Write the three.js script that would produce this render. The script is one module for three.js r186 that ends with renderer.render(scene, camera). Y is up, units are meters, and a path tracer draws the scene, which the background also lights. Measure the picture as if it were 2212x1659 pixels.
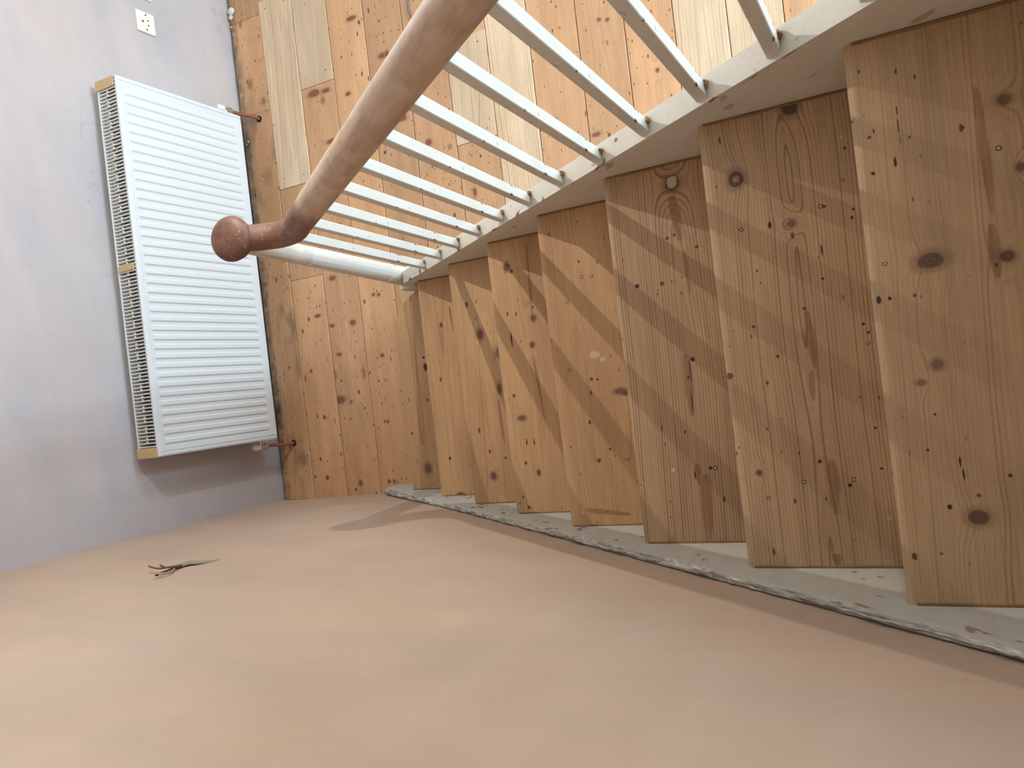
import * as THREE from 'three';
import { mergeGeometries, toCreasedNormals } from 'three/addons/utils/BufferGeometryUtils.js';
import { RoundedBoxGeometry } from 'three/addons/geometries/RoundedBoxGeometry.js';
import { RectAreaLightUniformsLib } from 'three/addons/lights/RectAreaLightUniformsLib.js';

// ------------------------------------------------------------------ camera, light, exposure
const IW = 2212, IH = 1659, F = 1713.187;
const CAM = [0.421232, 2.725472, 2.093678];
const AX = [[-0.115752, -0.450235, 0.885376], [-0.993274, 0.049791, -0.104539], [0.002984, -0.891521, -0.45297]];   // picture right, picture down, forward
const scene = new THREE.Scene();
const camera = new THREE.PerspectiveCamera(2 * Math.atan(IH / 2 / F) * 180 / Math.PI, IW / IH, 0.05, 60);
camera.position.set(...CAM);
camera.up.set(-AX[1][0], -AX[1][1], -AX[1][2]);            // the phone was held on its side
camera.lookAt(CAM[0] + AX[2][0], CAM[1] + AX[2][1], CAM[2] + AX[2][2]);

const renderer = new THREE.WebGLRenderer({ antialias: true });
renderer.toneMapping = THREE.LinearToneMapping;
renderer.toneMappingExposure = 0.84;
renderer.shadowMap.enabled = true;
RectAreaLightUniformsLib.init();

scene.background = new THREE.Color(0.75, 0.85, 1.0);       // overcast sky outside the windows

function areaLight(color, intensity, w, h, pos, target) {
  const l = new THREE.RectAreaLight(color, intensity, w, h);
  l.position.set(...pos); l.lookAt(...target); scene.add(l); return l;
}
// daylight of the tall window at the far end of the lower room (window_1), and fill from an added, unseen landing window upstairs (added_window_2)
areaLight(new THREE.Color(0.62, 0.83, 1.0), 42, 0.86, 1.56, [2.62, 1.42, 4.86], [2.62, 1.42, 0]);
areaLight(new THREE.Color(0.76, 0.90, 1.0), 21, 1.2, 1.0, [4.1, 4.05, 2.2], [0, 4.05, 2.2]);
// soft fill from an added, unseen side window in the lower room (added_window_3)
areaLight(new THREE.Color(0.66, 0.85, 1.0), 18, 1.1, 1.1, [4.1, 1.5, 3.1], [0, 1.5, 3.1]);
const LAMP = [1.564, 1.71, 0.709];
const lampColor = new THREE.Color(1.0, 0.985, 0.94);

// ------------------------------------------------------------------ helpers
const dot = (a, b) => a[0] * b[0] + a[1] * b[1] + a[2] * b[2];
function ray(px, py) { const a = (px - IW / 2) / F, b = (py - IH / 2) / F; return [0, 1, 2].map(i => AX[0][i] * a + AX[1][i] * b + AX[2][i]); }
function onAxis(px, py, k, v) { const d = ray(px, py), t = (v - CAM[k]) / d[k]; return [0, 1, 2].map(i => CAM[i] + d[i] * t); }
const onX = (px, py, v) => onAxis(px, py, 0, v), onY = (px, py, v) => onAxis(px, py, 1, v), onZ = (px, py, v) => onAxis(px, py, 2, v);
const depthOf = (X) => dot([X[0] - CAM[0], X[1] - CAM[1], X[2] - CAM[2]], AX[2]);

function rng(seed) { let s = seed >>> 0; return () => { s = (s + 0x6d2b79f5) | 0; let t = Math.imul(s ^ (s >>> 15), 1 | s); t = (t + Math.imul(t ^ (t >>> 7), 61 | t)) ^ t; return ((t ^ (t >>> 14)) >>> 0) / 4294967296; }; }
function hash(x, y, s) { let h = Math.imul(x, 374761393) + Math.imul(y, 668265263) + Math.imul(s, 1274126177) | 0; h = Math.imul(h ^ (h >>> 13), 1274126177); return ((h ^ (h >>> 16)) >>> 0) / 4294967296; }
function noise(x, y, s) {
  const xi = Math.floor(x), yi = Math.floor(y), a = x - xi, b = y - yi, u = a * a * (3 - 2 * a), v = b * b * (3 - 2 * b);
  const p = hash(xi, yi, s), q = hash(xi + 1, yi, s), r = hash(xi, yi + 1, s), t = hash(xi + 1, yi + 1, s);
  return (p + (q - p) * u + (r - p) * v + (p - q - r + t) * u * v) * 2 - 1;
}
function fbm(x, y, s, n = 3) { let a = 0, w = 0.5; for (let i = 0; i < n; i++) { a += w * noise(x, y, s + i * 17); x *= 2.03; y *= 2.03; w *= 0.5; } return a; }
const sst = (a, b, x) => { const t = Math.min(1, Math.max(0, (x - a) / (b - a))); return t * t * (3 - 2 * t); };
const mix = (a, b, t) => a + (b - a) * t;
const hexRGB = (h) => [(h >> 16) & 255, (h >> 8) & 255, h & 255];

function dataTex(W, H, fill, srgb = true) {
  const d = new Uint8Array(W * H * 4);
  const c = [0, 0, 0];
  for (let j = 0; j < H; j++) for (let i = 0; i < W; i++) {
    fill((i + 0.5) / W, (j + 0.5) / H, c);
    const o = (j * W + i) * 4;
    d[o] = Math.max(0, Math.min(255, c[0])); d[o + 1] = Math.max(0, Math.min(255, c[1])); d[o + 2] = Math.max(0, Math.min(255, c[2])); d[o + 3] = 255;
  }
  const t = new THREE.DataTexture(d, W, H, THREE.RGBAFormat);
  t.magFilter = THREE.LinearFilter; t.minFilter = THREE.LinearFilter; t.wrapS = t.wrapT = THREE.ClampToEdgeWrapping;
  if (srgb) t.colorSpace = THREE.SRGBColorSpace;
  t.needsUpdate = true;
  return t;
}

const taken = {};
function numbered(n) { if (!(n in taken)) { taken[n] = 0; return n; } taken[n]++; return n + '_' + String(taken[n]).padStart(3, '0'); }
function mesh(name, geo, mat, parent) { const m = new THREE.Mesh(geo, mat); m.name = parent ? name : numbered(name); m.castShadow = m.receiveShadow = true; (parent || scene).add(m); return m; }
function group(name, label, category, pos = [0, 0, 0], grp) {
  const o = new THREE.Group(); o.name = numbered(name); o.position.set(...pos); o.userData = { label, category }; if (grp) o.userData.group = grp; scene.add(o); return o;
}
function struct(name, geo, mat, label) { const m = mesh(name, geo, mat); m.userData.kind = 'structure'; if (label) m.userData.label = label; return m; }
function box(x0, x1, y0, y1, z0, z1) { const g = new THREE.BoxGeometry(x1 - x0, y1 - y0, z1 - z0); g.translate((x0 + x1) / 2, (y0 + y1) / 2, (z0 + z1) / 2); return g; }
function merge(list) { return mergeGeometries(list.map(g => g.index ? g.toNonIndexed() : g)); }
// polygon in (z, y), swept along x from x0 to x1
function prismX(pts, x0, x1, crease = 0.6) {
  const s = new THREE.Shape(); pts.forEach(([z, y], i) => i ? s.lineTo(z, y) : s.moveTo(z, y));
  let g = new THREE.ExtrudeGeometry(s, { depth: x1 - x0, bevelEnabled: false, steps: 1, curveSegments: 4 });
  g.rotateY(-Math.PI / 2); g.translate(x1, 0, 0);
  return crease ? toCreasedNormals(g, crease) : g;
}
function uvXZ(g, x0, z0, L, D) { const p = g.attributes.position, uv = g.attributes.uv; for (let i = 0; i < p.count; i++) uv.setXY(i, (p.getX(i) - x0) / L, (p.getZ(i) - z0) / D); return g; }
function tube(pts, r, seg = 24, rad = 10) { return new THREE.TubeGeometry(new THREE.CatmullRomCurve3(pts.map(p => new THREE.Vector3(...p))), seg, r, rad, false); }
const std = (o) => new THREE.MeshStandardMaterial(o);

// ------------------------------------------------------------------ wood
// u runs along the grain (world x), v across it (world z); marks are {x, z} in metres from the board's corner
function woodTex(W, H, L, D, o) {
  const s = o.seed, R_ = rng(s * 7919 + 13);
  const light = hexRGB(o.light), dark = hexRGB(o.dark), knotC = hexRGB(o.knot || 0x5f3a2a);
  const knots = o.knots || [], streaks = o.streaks || [];
  const specks = (o.holes || []).slice();
  for (let i = 0; i < (o.specks || 0); i++) {
    const big = R_() < 0.18;
    specks.push({ x: R_() * L, z: R_() * D, a: (big ? 0.0075 : 0.0042) * (0.6 + R_()) * (o.speckSize || 1), b: (big ? 0.0036 : 0.0017) * (0.6 + R_()) * (o.speckSize || 1), t: R_() < 0.75 ? 'brown' : 'faint' });
  }
  const rx = W / L, rz = H / D;
  const d = new Uint8Array(W * H * 4), col = [0, 0, 0];
  for (let j = 0; j < H; j++) {
    const z = (j + 0.5) / rz;
    for (let i = 0; i < W; i++) {
      const x = (i + 0.5) / rx;
      const c = o.c0 + (o.c1 - o.c0) * x / L + 0.006 * noise(x * 3.1, 0.5, s + 3);
      let dd = o.d + (o.dv || 0) * noise(x * (o.df || 2.2) + 7.3, 0.5, s + 5) + (o.ds || 0) * x;
      let ph = Math.hypot(z - c, dd) / o.ring + 0.55 * fbm(x * 3.4, z * 11, s + 9, 3);
      let fade = 1;
      for (const k of knots) {
        const ax = (x - k.x) / (k.a * 3.6), az = (z - k.z) / (k.b * 2.3), q = ax * ax + az * az;
        if (q < 6) ph += (k.p ?? 2.6) * Math.exp(-q * 1.1);
      }
      const t = ph - Math.floor(ph);
      const hr = hash(Math.floor(ph), 7, s + 15), late = (0.28 + 1.15 * hr * hr * hr) * sst(0.42, 0.93, t) * (1 - sst(0.94, 1, t));
      const patch = 0.5 + 0.5 * fbm(x * 2.3, z * 9, s + 21, 2);
      let m = late * o.contrast * (0.45 + 0.75 * patch) + 0.10 * noise(x * 14, z * 700, s + 31) + 0.22 * fbm(x * 1.7, z * 7, s + 41, 3);
      m = Math.max(-0.25, Math.min(1, m));
      for (let k = 0; k < 3; k++) col[k] = mix(light[k], dark[k], m);
      const g = 1 + 0.07 * fbm(x * 6, z * 30, s + 51, 3) + 0.025 * noise(x * 300, z * 900, s + 61);
      for (let k = 0; k < 3; k++) col[k] *= g;
      for (const k of streaks) {
        const vx = k.x1 - k.x0, vz = k.z1 - k.z0, l2 = vx * vx + vz * vz, tt = ((x - k.x0) * vx + (z - k.z0) * vz) / l2;
        if (tt < 0 || tt > 1) continue;
        const w = k.w * (0.35 + 0.65 * Math.sin(Math.PI * Math.pow(tt, k.e || 0.7))) * (1 + 0.35 * fbm(x * 30, z * 30, s + 71, 2));
        const dist = Math.abs((x - k.x0) * vz - (z - k.z0) * vx) / Math.sqrt(l2);
        const a = (k.al ?? 0.6) * (1 - sst(w * 0.6, w * 1.1, dist)) * (0.75 + 0.5 * fbm(x * 8, z * 160, s + 73, 2)) * sst(0, 0.06, tt) * (1 - sst(0.9, 1, tt));
        if (a > 0) { const kc = k.c || dark; for (let q = 0; q < 3; q++) col[q] = mix(col[q], kc[q], a); }
      }
      for (const k of knots) {
        const dx = (x - k.x) / k.a, dz = (z - k.z) / k.b;
        if (dx * dx + dz * dz > 9) continue;
        const r = Math.hypot(dx, dz) * (1 + 0.16 * fbm(x * 90, z * 90, s + 81, 2));
        const kc = k.c || knotC, halo = 0.35 * (1 - sst(1, 2.0, r)) * (k.halo ?? 1);
        for (let q = 0; q < 3; q++) col[q] = mix(col[q], mix(kc[q], dark[q], 0.55), halo);
        let a = (1 - sst(0.86, 1.06, r)) * (k.al ?? 0.85);
        if (k.t === 'ring') a *= sst(0.36, 0.5, r);
        else a *= 0.86 + 0.14 * Math.sin(r * 14);
        for (let q = 0; q < 3; q++) col[q] = mix(col[q], kc[q], a);
      }
      if (o.dirt) { const a = o.dirt(x, z); if (a > 0) { const dc = o.dirtC || [96, 84, 74]; for (let q = 0; q < 3; q++) col[q] = mix(col[q], dc[q], a); } }
      const q = (j * W + i) * 4; d[q] = Math.min(255, col[0]); d[q + 1] = Math.min(255, col[1]); d[q + 2] = Math.min(255, col[2]); d[q + 3] = 255;
    }
  }
  for (const h of specks) {                                    // nail holes, worm holes, plugs
    const i0 = Math.max(0, Math.floor((h.x - h.a * 1.6) * rx)), i1 = Math.min(W - 1, Math.ceil((h.x + h.a * 1.6) * rx));
    const j0 = Math.max(0, Math.floor((h.z - h.b * 1.6) * rz)), j1 = Math.min(H - 1, Math.ceil((h.z + h.b * 1.6) * rz));
    const cc = h.t === 'black' ? [28, 18, 12] : h.t === 'faint' ? [120, 82, 56] : h.t === 'pale' ? [216, 196, 160] : h.t === 'plug' ? [214, 196, 158] : [92, 54, 34];
    for (let j = j0; j <= j1; j++) for (let i = i0; i <= i1; i++) {
      const r = Math.hypot((i + 0.5) / rx - h.x, 0) / h.a, r2 = ((j + 0.5) / rz - h.z) / h.b, q = Math.hypot(r, r2) * (1 + 0.2 * noise(i * 0.35, j * 0.35, s + 91));
      let a = (1 - sst(0.7, 1.15, q)) * (h.al ?? (h.t === 'faint' ? 0.55 : 0.85));
      const k = (j * W + i) * 4;
      let use = cc;
      if (h.t === 'nail') use = q < 0.5 ? [222, 205, 172] : [70, 42, 26];
      if (h.t === 'plug' && q > 0.86) use = [72, 44, 28];
      for (let e = 0; e < 3; e++) d[k + e] = mix(d[k + e], use[e], a);
    }
  }
  const t = new THREE.DataTexture(d, W, H, THREE.RGBAFormat);
  t.magFilter = t.minFilter = THREE.LinearFilter; t.colorSpace = THREE.SRGBColorSpace; t.needsUpdate = true;
  return t;
}

// ------------------------------------------------------------------ measures of the place (metres)
const G = 0.245538, R = 0.194022, Z0 = 0.086297;               // going, rise, nosing line origin
const XL = 0.0682, XR = 0.8247, XO = 0.866;                    // tread ends, outer face of the open string
const ZW = -0.5194, XW = 0.0264;                               // radiator wall, left wall at the far corner
const noseZ = (n) => Z0 + n * G;
const noseLine = (z) => (z - Z0) / G * R;
const stringTop = (z) => noseLine(z) + 0.045 + (z - 0.62) * 0.026;
const wallX = (z) => XW + 0.026 * sst(-0.5, 0.9, z);
const RX = 4.2, ZF = 5.0, CEIL = 2.44, TOP = 5.0, NS = 13;     // right wall, wall behind the camera, ceilings, risers

// ------------------------------------------------------------------ plaster
function plasterTex(W, H, w, h, base, seed, extra) {
  const b = hexRGB(base);
  return dataTex(W, H, (u, v, c) => {
    const x = u * w, y = v * h;
    const m = fbm(x * 1.6, y * 1.1, seed, 4), st = fbm(x * 3.2 + y * 1.2, y * 9 - x * 2.0, seed + 40, 4), f = fbm(x * 60, y * 60, seed + 80, 2);
    const g = 1 + 0.05 * m + 0.045 * st + 0.012 * f, pink = 0.05 * fbm(x * 2.6 + 3, y * 2.2, seed + 120, 3) + 0.03 * st;
    c[0] = b[0] * g * (1 + pink * 0.3); c[1] = b[1] * g * (1 - pink * 0.25); c[2] = b[2] * g * (1 - pink * 0.8);
    if (extra) extra(x, y, c);
  });
}
function inkLine(list, x, y, w) {                              // nearest distance to a list of pencil strokes
  let best = 0;
  for (const [x0, y0, x1, y1] of list) { const vx = x1 - x0, vy = y1 - y0, t = Math.max(0, Math.min(1, ((x - x0) * vx + (y - y0) * vy) / (vx * vx + vy * vy))); const d = Math.hypot(x - x0 - t * vx, y - y0 - t * vy); best = Math.max(best, 1 - sst(w * 0.4, w, d)); }
  return best;
}
const farP = (px, py) => { const X = onZ(px, py, ZW); return [X[0], X[1]]; };
const seg = (a, b) => [...farP(...a), ...farP(...b)];
const pencil = [seg([173, 253], [176, 302]), seg([184, 262], [175, 281]), seg([184, 262], [214, 271]), seg([175, 281], [186, 290]),
  seg([186, 392], [205, 398]), seg([205, 398], [192, 406]), seg([192, 406], [208, 412]), seg([188, 432], [200, 446]), seg([200, 428], [190, 440]), seg([205, 370], [196, 374]), seg([222, 594], [243, 597])];
const drips = [[490, 48, 8, 16], [479, 28, 7, 9], [474, 62, 5, 12], [462, 24, 6, 10], [497, 66, 4, 16], [440, 120, 5, 4]].map(([px, py, a, b]) => { const P = farP(px, py), k = depthOf([P[0], P[1], ZW]) / F; return [P[0], P[1], b * k, a * k * 1.5]; });

const mFar = std({ roughness: 0.93, map: plasterTex(1400, 1000, 2.8, 2.0, 0xbeb8ba, 11, (x, y, c) => {
  const k = inkLine(pencil, x, y, 0.0022) * 0.42 * (0.5 + 0.5 * noise(x * 300, y * 300, 5)); for (let q = 0; q < 3; q++) c[q] = mix(c[q], 110, Math.max(0, k));
  for (const [dx, dy, a, b] of drips) { const r = Math.hypot((x - dx) / a, (y - dy) / b) * (1 + 0.3 * fbm(x * 40, y * 40, 9, 2)); const q = (1 - sst(0.6, 1.1, r)) * 0.3; c[0] = mix(c[0], 186, q); c[1] = mix(c[1], 150, q); c[2] = mix(c[2], 122, q); }
}) });
const mLeft = std({ roughness: 0.93, map: plasterTex(1400, 1400, 3.5, 3.5, 0xc9af99, 23) });
const mPlain = std({ color: 0xd8cec6, roughness: 0.95 });
const mCeil = std({ color: 0xe4e0da, roughness: 0.95 });

// far wall (with the radiator) and left wall as gently uneven plaster slabs
function slabWall(nx, ny, f, back) {                            // f(u, v) -> [x, y, z, tu, tv]; closed by flat back
  const pos = [], uv = [], idx = [];
  for (let j = 0; j <= ny; j++) for (let i = 0; i <= nx; i++) { const p = f(i / nx, j / ny); pos.push(p[0], p[1], p[2]); uv.push(p[3], p[4]); }
  const n = (nx + 1) * (ny + 1);
  for (let j = 0; j <= ny; j++) for (let i = 0; i <= nx; i++) { const p = f(i / nx, j / ny), b = back(p); pos.push(...b); uv.push(p[3], p[4]); }
  const at = (i, j, k) => k * n + j * (nx + 1) + i;
  const quad = (a, b, c, d) => idx.push(a, b, c, a, c, d);
  for (let j = 0; j < ny; j++) for (let i = 0; i < nx; i++) { quad(at(i, j, 0), at(i + 1, j, 0), at(i + 1, j + 1, 0), at(i, j + 1, 0)); quad(at(i, j, 1), at(i, j + 1, 1), at(i + 1, j + 1, 1), at(i + 1, j, 1)); }
  for (let i = 0; i < nx; i++) { quad(at(i, 0, 0), at(i, 0, 1), at(i + 1, 0, 1), at(i + 1, 0, 0)); quad(at(i, ny, 0), at(i + 1, ny, 0), at(i + 1, ny, 1), at(i, ny, 1)); }
  for (let j = 0; j < ny; j++) { quad(at(0, j, 0), at(0, j + 1, 0), at(0, j + 1, 1), at(0, j, 1)); quad(at(nx, j, 0), at(nx, j, 1), at(nx, j + 1, 1), at(nx, j + 1, 0)); }
  const g = new THREE.BufferGeometry(); g.setAttribute('position', new THREE.Float32BufferAttribute(pos, 3)); g.setAttribute('uv', new THREE.Float32BufferAttribute(uv, 2)); g.setIndex(idx);
  const q = toCreasedNormals(g, 0.6); return q;
}
mFar.map.wrapS = mFar.map.wrapT = mLeft.map.wrapS = mLeft.map.wrapT = THREE.MirroredRepeatWrapping;
struct('wall_back', slabWall(60, 60, (u, v) => { const x = mix(-0.2, RX, u), y = mix(-0.1, TOP, v); return [x, y, ZW + 0.0022 * fbm(x * 2.3, y * 2.3, 77, 2) + 0.0016 * noise(x * 30, y * 30, 78) * (y < 0.03 ? 2.5 : 0), x / 2.8, y / 2.0]; }, (p) => [p[0], p[1], ZW - 0.22]), mFar, 'pale dry plaster wall behind the radiator');
struct('wall_left', slabWall(90, 80, (u, v) => { const z = mix(ZF, ZW, u), y = mix(-0.1, TOP, v); return [wallX(z) + 0.0025 * fbm(z * 2.1, y * 2.1, 87, 2), y, z, z / 3.5 + 0.4, y / 3.5]; }, (p) => [-0.2, p[1], p[2]]), mLeft, 'pinkish bare plaster wall beside the stairs');
struct('wall_right', merge([box(RX, RX + 0.2, -0.1, 0.9, ZW - 0.2, ZF + 0.2), box(RX, RX + 0.2, 2.1, 3.5, ZW - 0.2, ZF + 0.2), box(RX, RX + 0.2, 0.9, 2.1, ZW - 0.2, 2.5), box(RX, RX + 0.2, 0.9, 2.1, 3.7, ZF + 0.2), box(RX, RX + 0.2, 4.6, TOP, ZW - 0.2, ZF + 0.2), box(RX, RX + 0.2, 3.5, 4.6, ZW - 0.2, 1.55), box(RX, RX + 0.2, 3.5, 4.6, 2.85, ZF + 0.2)]), mPlain, 'plain plaster wall at the far side of the room');
// wall behind the camera, with the opening of window_1
const WX0 = 2.17, WX1 = 3.07, WY0 = 0.62, WY1 = 2.22;
struct('wall_front', merge([box(-0.2, WX0, -0.1, TOP, ZF, ZF + 0.2), box(WX1, RX, -0.1, TOP, ZF, ZF + 0.2), box(WX0, WX1, -0.1, WY0, ZF, ZF + 0.2), box(WX0, WX1, WY1, TOP, ZF, ZF + 0.2)]), mPlain, 'plain plaster wall with a tall window');
struct('ceiling', merge([box(0.95, RX, CEIL, CEIL + 0.2, ZW, ZF), box(0.06, 0.95, CEIL, CEIL + 0.08, noseZ(NS) + 0.06, ZF)]), mCeil, 'white ceiling of the lower room');
struct('ceiling', box(-0.2, RX + 0.2, TOP, TOP + 0.2, ZW - 0.2, ZF + 0.2), mCeil, 'white ceiling above the stairwell');
const mGloss = std({ color: 0xe8e6e0, roughness: 0.4 });
const mPane = new THREE.MeshPhysicalMaterial({ color: 0xffffff, transmission: 1, thickness: 0, roughness: 0.02, ior: 1.5 });
function windowAt(name, x0, x1, y0, y1, z0, z1, axis) {
  const f = 0.05, b = (u0, u1, v0, v1) => axis === 'z' ? box(u0, u1, v0, v1, z0, z1) : box(x0, x1, v0, v1, u0, u1);
  const [a, c] = axis === 'z' ? [x0, x1] : [z0, z1];
  const w = struct(name, merge([b(a, a + f, y0, y1), b(c - f, c, y0, y1), b(a + f, c - f, y0, y0 + f), b(a + f, c - f, y1 - f, y1), b(a + f, c - f, (y0 + y1) / 2 - 0.02, (y0 + y1) / 2 + 0.02)]), mGloss, 'white framed window');
  const pm = axis === 'z' ? box(x0 + f, x1 - f, y0 + f, y1 - f, (z0 + z1) / 2 - 0.002, (z0 + z1) / 2 + 0.002) : box((x0 + x1) / 2 - 0.002, (x0 + x1) / 2 + 0.002, y0 + f, y1 - f, z0 + f, z1 - f);
  mesh('pane', pm, mPane, w);
}
windowAt('window_1', WX0, WX1, WY0, WY1, ZF + 0.05, ZF + 0.11, 'z');
windowAt('added_window_2', RX + 0.05, RX + 0.11, 3.5, 4.6, 1.55, 2.85, 'x');  // added landing window, out of view, carries the fill for treads and string
windowAt('added_window_3', RX + 0.05, RX + 0.11, 0.9, 2.1, 2.5, 3.7, 'x');  // added side window, out of view, there to brighten the far wall corner

// ------------------------------------------------------------------ floor: dark underfloor with separate boards
const floor = struct('floor', box(-0.2, RX + 0.2, -0.16, -0.03, ZW - 0.2, ZF + 0.2), std({ color: 0x2a221c, roughness: 1 }), 'timber floor of wide old boards with newer pale ones let in');
const seams = [-0.507, -0.333, -0.148, 0.035, 0.218, 0.402, 0.589, 0.770, 0.945, 1.137, 1.311, 1.485, 1.661, 1.837, 2.02, 2.2];
for (let z = 2.38; z < ZF + 0.1; z += 0.18) seams.push(Math.min(z, ZF - 0.001));
function boardGeo(x0, x1, z0, z1, dy, L, D, tz) { const c = 0.0025, y = dy; return uvXZ(prismX([[z0, -0.028], [z1, -0.028], [z1, y - c], [z1 - c, y], [z0 + c, y], [z0, y - c]], x0, x1, 0), x0, z0, L, D); }
const OLD = { light: 0xcda077, dark: 0x9c6e49, ring: 0.0062, contrast: 0.30, knot: 0x6e3d28 };
const PALE = { light: 0xd3ba9c, dark: 0xa67f58, ring: 0.0105, contrast: 0.62, knot: 0x9c6a42 };
const plan = [];                                                // [row, x0, x1, kind]
for (let r = 0; r < seams.length - 1; r++) {
  const cuts = r === 0 ? [[XW, 2.2, 'o'], [2.2, RX, 'o']] : r === 1 ? [[XW, 1.0, 'o'], [1.0, 1.408, 'o'], [1.408, 2.25, 'p'], [2.25, RX, 'o']]
    : r === 2 ? [[XW, 1.806, 'o'], [1.806, 3.1, 'p'], [3.1, RX, 'o']] : r === 6 ? [[XW, 1.383, 'o'], [1.383, 1.793, 'p'], [1.793, RX, 'o']]
      : r === 7 ? [[XW, 0.9, 'o'], [0.9, 2.7, 'p'], [2.7, RX, 'o']] : (r === 11 || r === 12) ? [[XW, 0.9, 'o'], [0.9, 2.6, 'p'], [2.6, RX, 'o']] : [[XW, RX, 'o']];
  for (const c of cuts) plan.push([r, ...c]);
}
const floorMarks = [[735, 864, 9, 12, 'knot'], [890, 745, 0, 0, 'x'], [762, 697, 6, 7, 'knot'], [667, 690, 4, 3, 'knot'], [686, 683, 4, 7, 'knot'], [717, 704, 4, 6, 'knot'], [728, 742, 0, 0, 'x'],
  [733, 766, 4, 6, 'knot'], [826, 768, 4, 5, 'knot'], [807, 637, 4, 4, 'knot'], [818, 637, 4, 4, 'knot'], [672, 802, 4, 3, 'knot'], [660, 818, 6, 2, 'knot'], [838, 911, 4, 3, 'knot'], [831, 911, 3, 2, 'knot'],
  [759, 868, 3, 3, 'knot'], [701, 902, 4, 4, 'knot'], [686, 900, 3, 2, 'knot'], [779, 1044, 6, 5, 'knot'], [841, 1040, 4, 4, 'knot'], [852, 1040, 4, 3, 'knot'], [820, 1018, 5, 3, 'knot'], [707, 1032, 5, 4, 'knot'],
  [718, 601, 5, 8, 'knot'], [724, 810, 8, 4, 'faint'], [786, 806, 10, 4, 'faint'], [678, 202, 8, 14, 'knot'], [703, 196, 5, 10, 'knot'], [697, 217, 8, 5, 'faint'], [752, 203, 4, 6, 'knot'], [759, 40, 5, 11, 'knot'],
  [825, 121, 6, 8, 'knot'], [836, 117, 7, 4, 'knot'], [870, 256, 6, 10, 'knot'], [878, 212, 3, 5, 'knot'], [926, 308, 7, 7, 'knot'], [972, 317, 5, 4, 'faint'], [1026, 415, 9, 4, 'knot'], [1294, 43, 4, 4, 'knot'], [1312, 43, 4, 4, 'knot'],
  [1365, 41, 4, 9, 'knot'], [1420, 152, 5, 4, 'knot'], [1288, 291, 5, 9, 'knot'], [952, 470, 8, 8, 'knot'], [717, 305, 5, 14, 'knot'], [519, 52, 7, 4, 'faint'], [540, 182, 10, 5, 'faint'], [569, 219, 7, 5, 'faint']];
plan.forEach(([r, x0, x1, kind], n) => {
  const z0 = seams[r] + 0.0012, z1 = seams[r + 1] - 0.0012, gapx = 0.0008, L = Math.min(x1, 2.62) - x0, D = z1 - z0, rr = rng(900 + n);
  if (r > 14) {                                                  // hidden boards behind the camera share one plain stock
    mesh('floorboard', boardGeo(x0 + gapx, x1 - gapx, z0, z1, 0, x1 - x0, D), boardGeo.stock || (boardGeo.stock = std({ color: 0xc4956a, roughness: 0.7 })), floor); return;
  }
  if (x0 > 2.55) { mesh('floorboard', boardGeo(x0 + gapx, x1 - gapx, z0, z1, 0, x1 - x0, D), boardGeo.stock2 || (boardGeo.stock2 = std({ color: 0xc4956a, roughness: 0.7 })), floor); return; }
  const knots = [], holes = [];
  for (const [px, py, a, b, t] of floorMarks) {
    if (t === 'x') continue;
    const X = onY(px, py, 0); if (X[0] < x0 || X[0] > x1 || X[2] < z0 || X[2] > z1) continue;
    const k = depthOf(X) / F;
    knots.push({ x: X[0] - x0, z: X[2] - z0, a: a * k, b: b * k * 1.1, p: 1.2, al: t === 'faint' ? 0.35 : 0.8, halo: 0.8 });
  }
  const base = kind === 'p' ? PALE : OLD, tone = 0.93 + 0.12 * rr();
  const sh = (h) => { const c = hexRGB(h).map(v => Math.min(255, Math.round(v * tone))); return (c[0] << 16) | (c[1] << 8) | c[2]; };
  if (kind === 'p') for (let i = 0; i < 2; i++) holes.push({ x: 0.03 + rr() * 0.02, z: D * (0.2 + 0.6 * i), a: 0.003, b: 0.003, t: 'brown' }, { x: L - 0.04, z: D * (0.2 + 0.6 * i), a: 0.003, b: 0.003, t: 'brown' });
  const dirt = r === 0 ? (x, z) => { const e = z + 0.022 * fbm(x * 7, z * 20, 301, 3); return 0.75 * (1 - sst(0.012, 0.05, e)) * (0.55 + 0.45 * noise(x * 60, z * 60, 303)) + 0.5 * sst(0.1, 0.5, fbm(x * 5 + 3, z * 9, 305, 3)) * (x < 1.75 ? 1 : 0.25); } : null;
  const tw = Math.min(2048, Math.max(256, Math.round(L * 760))), th = 150;
  const mat = std({ roughness: kind === 'p' ? 0.62 : 0.55, map: woodTex(tw, th, L, D, {
    seed: 100 + n, ...base, light: sh(base.light), dark: sh(base.dark), c0: D * (0.2 + 0.6 * rr()), c1: D * (0.2 + 0.6 * rr()), d: kind === 'p' ? 0.008 : 0.03, dv: kind === 'p' ? 0.03 : 0.02, df: 1.6, specks: kind === 'p' ? 2 : Math.round(64 * L), knots, holes, dirt,
  }) });
  const g = boardGeo(x0 + gapx, x1 - gapx, z0, z1, 0.0012 * (rr() - 0.5) + (kind === 'p' ? 0.0015 : 0), L, D);
  mesh('floorboard', g, mat, floor);
});

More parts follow.
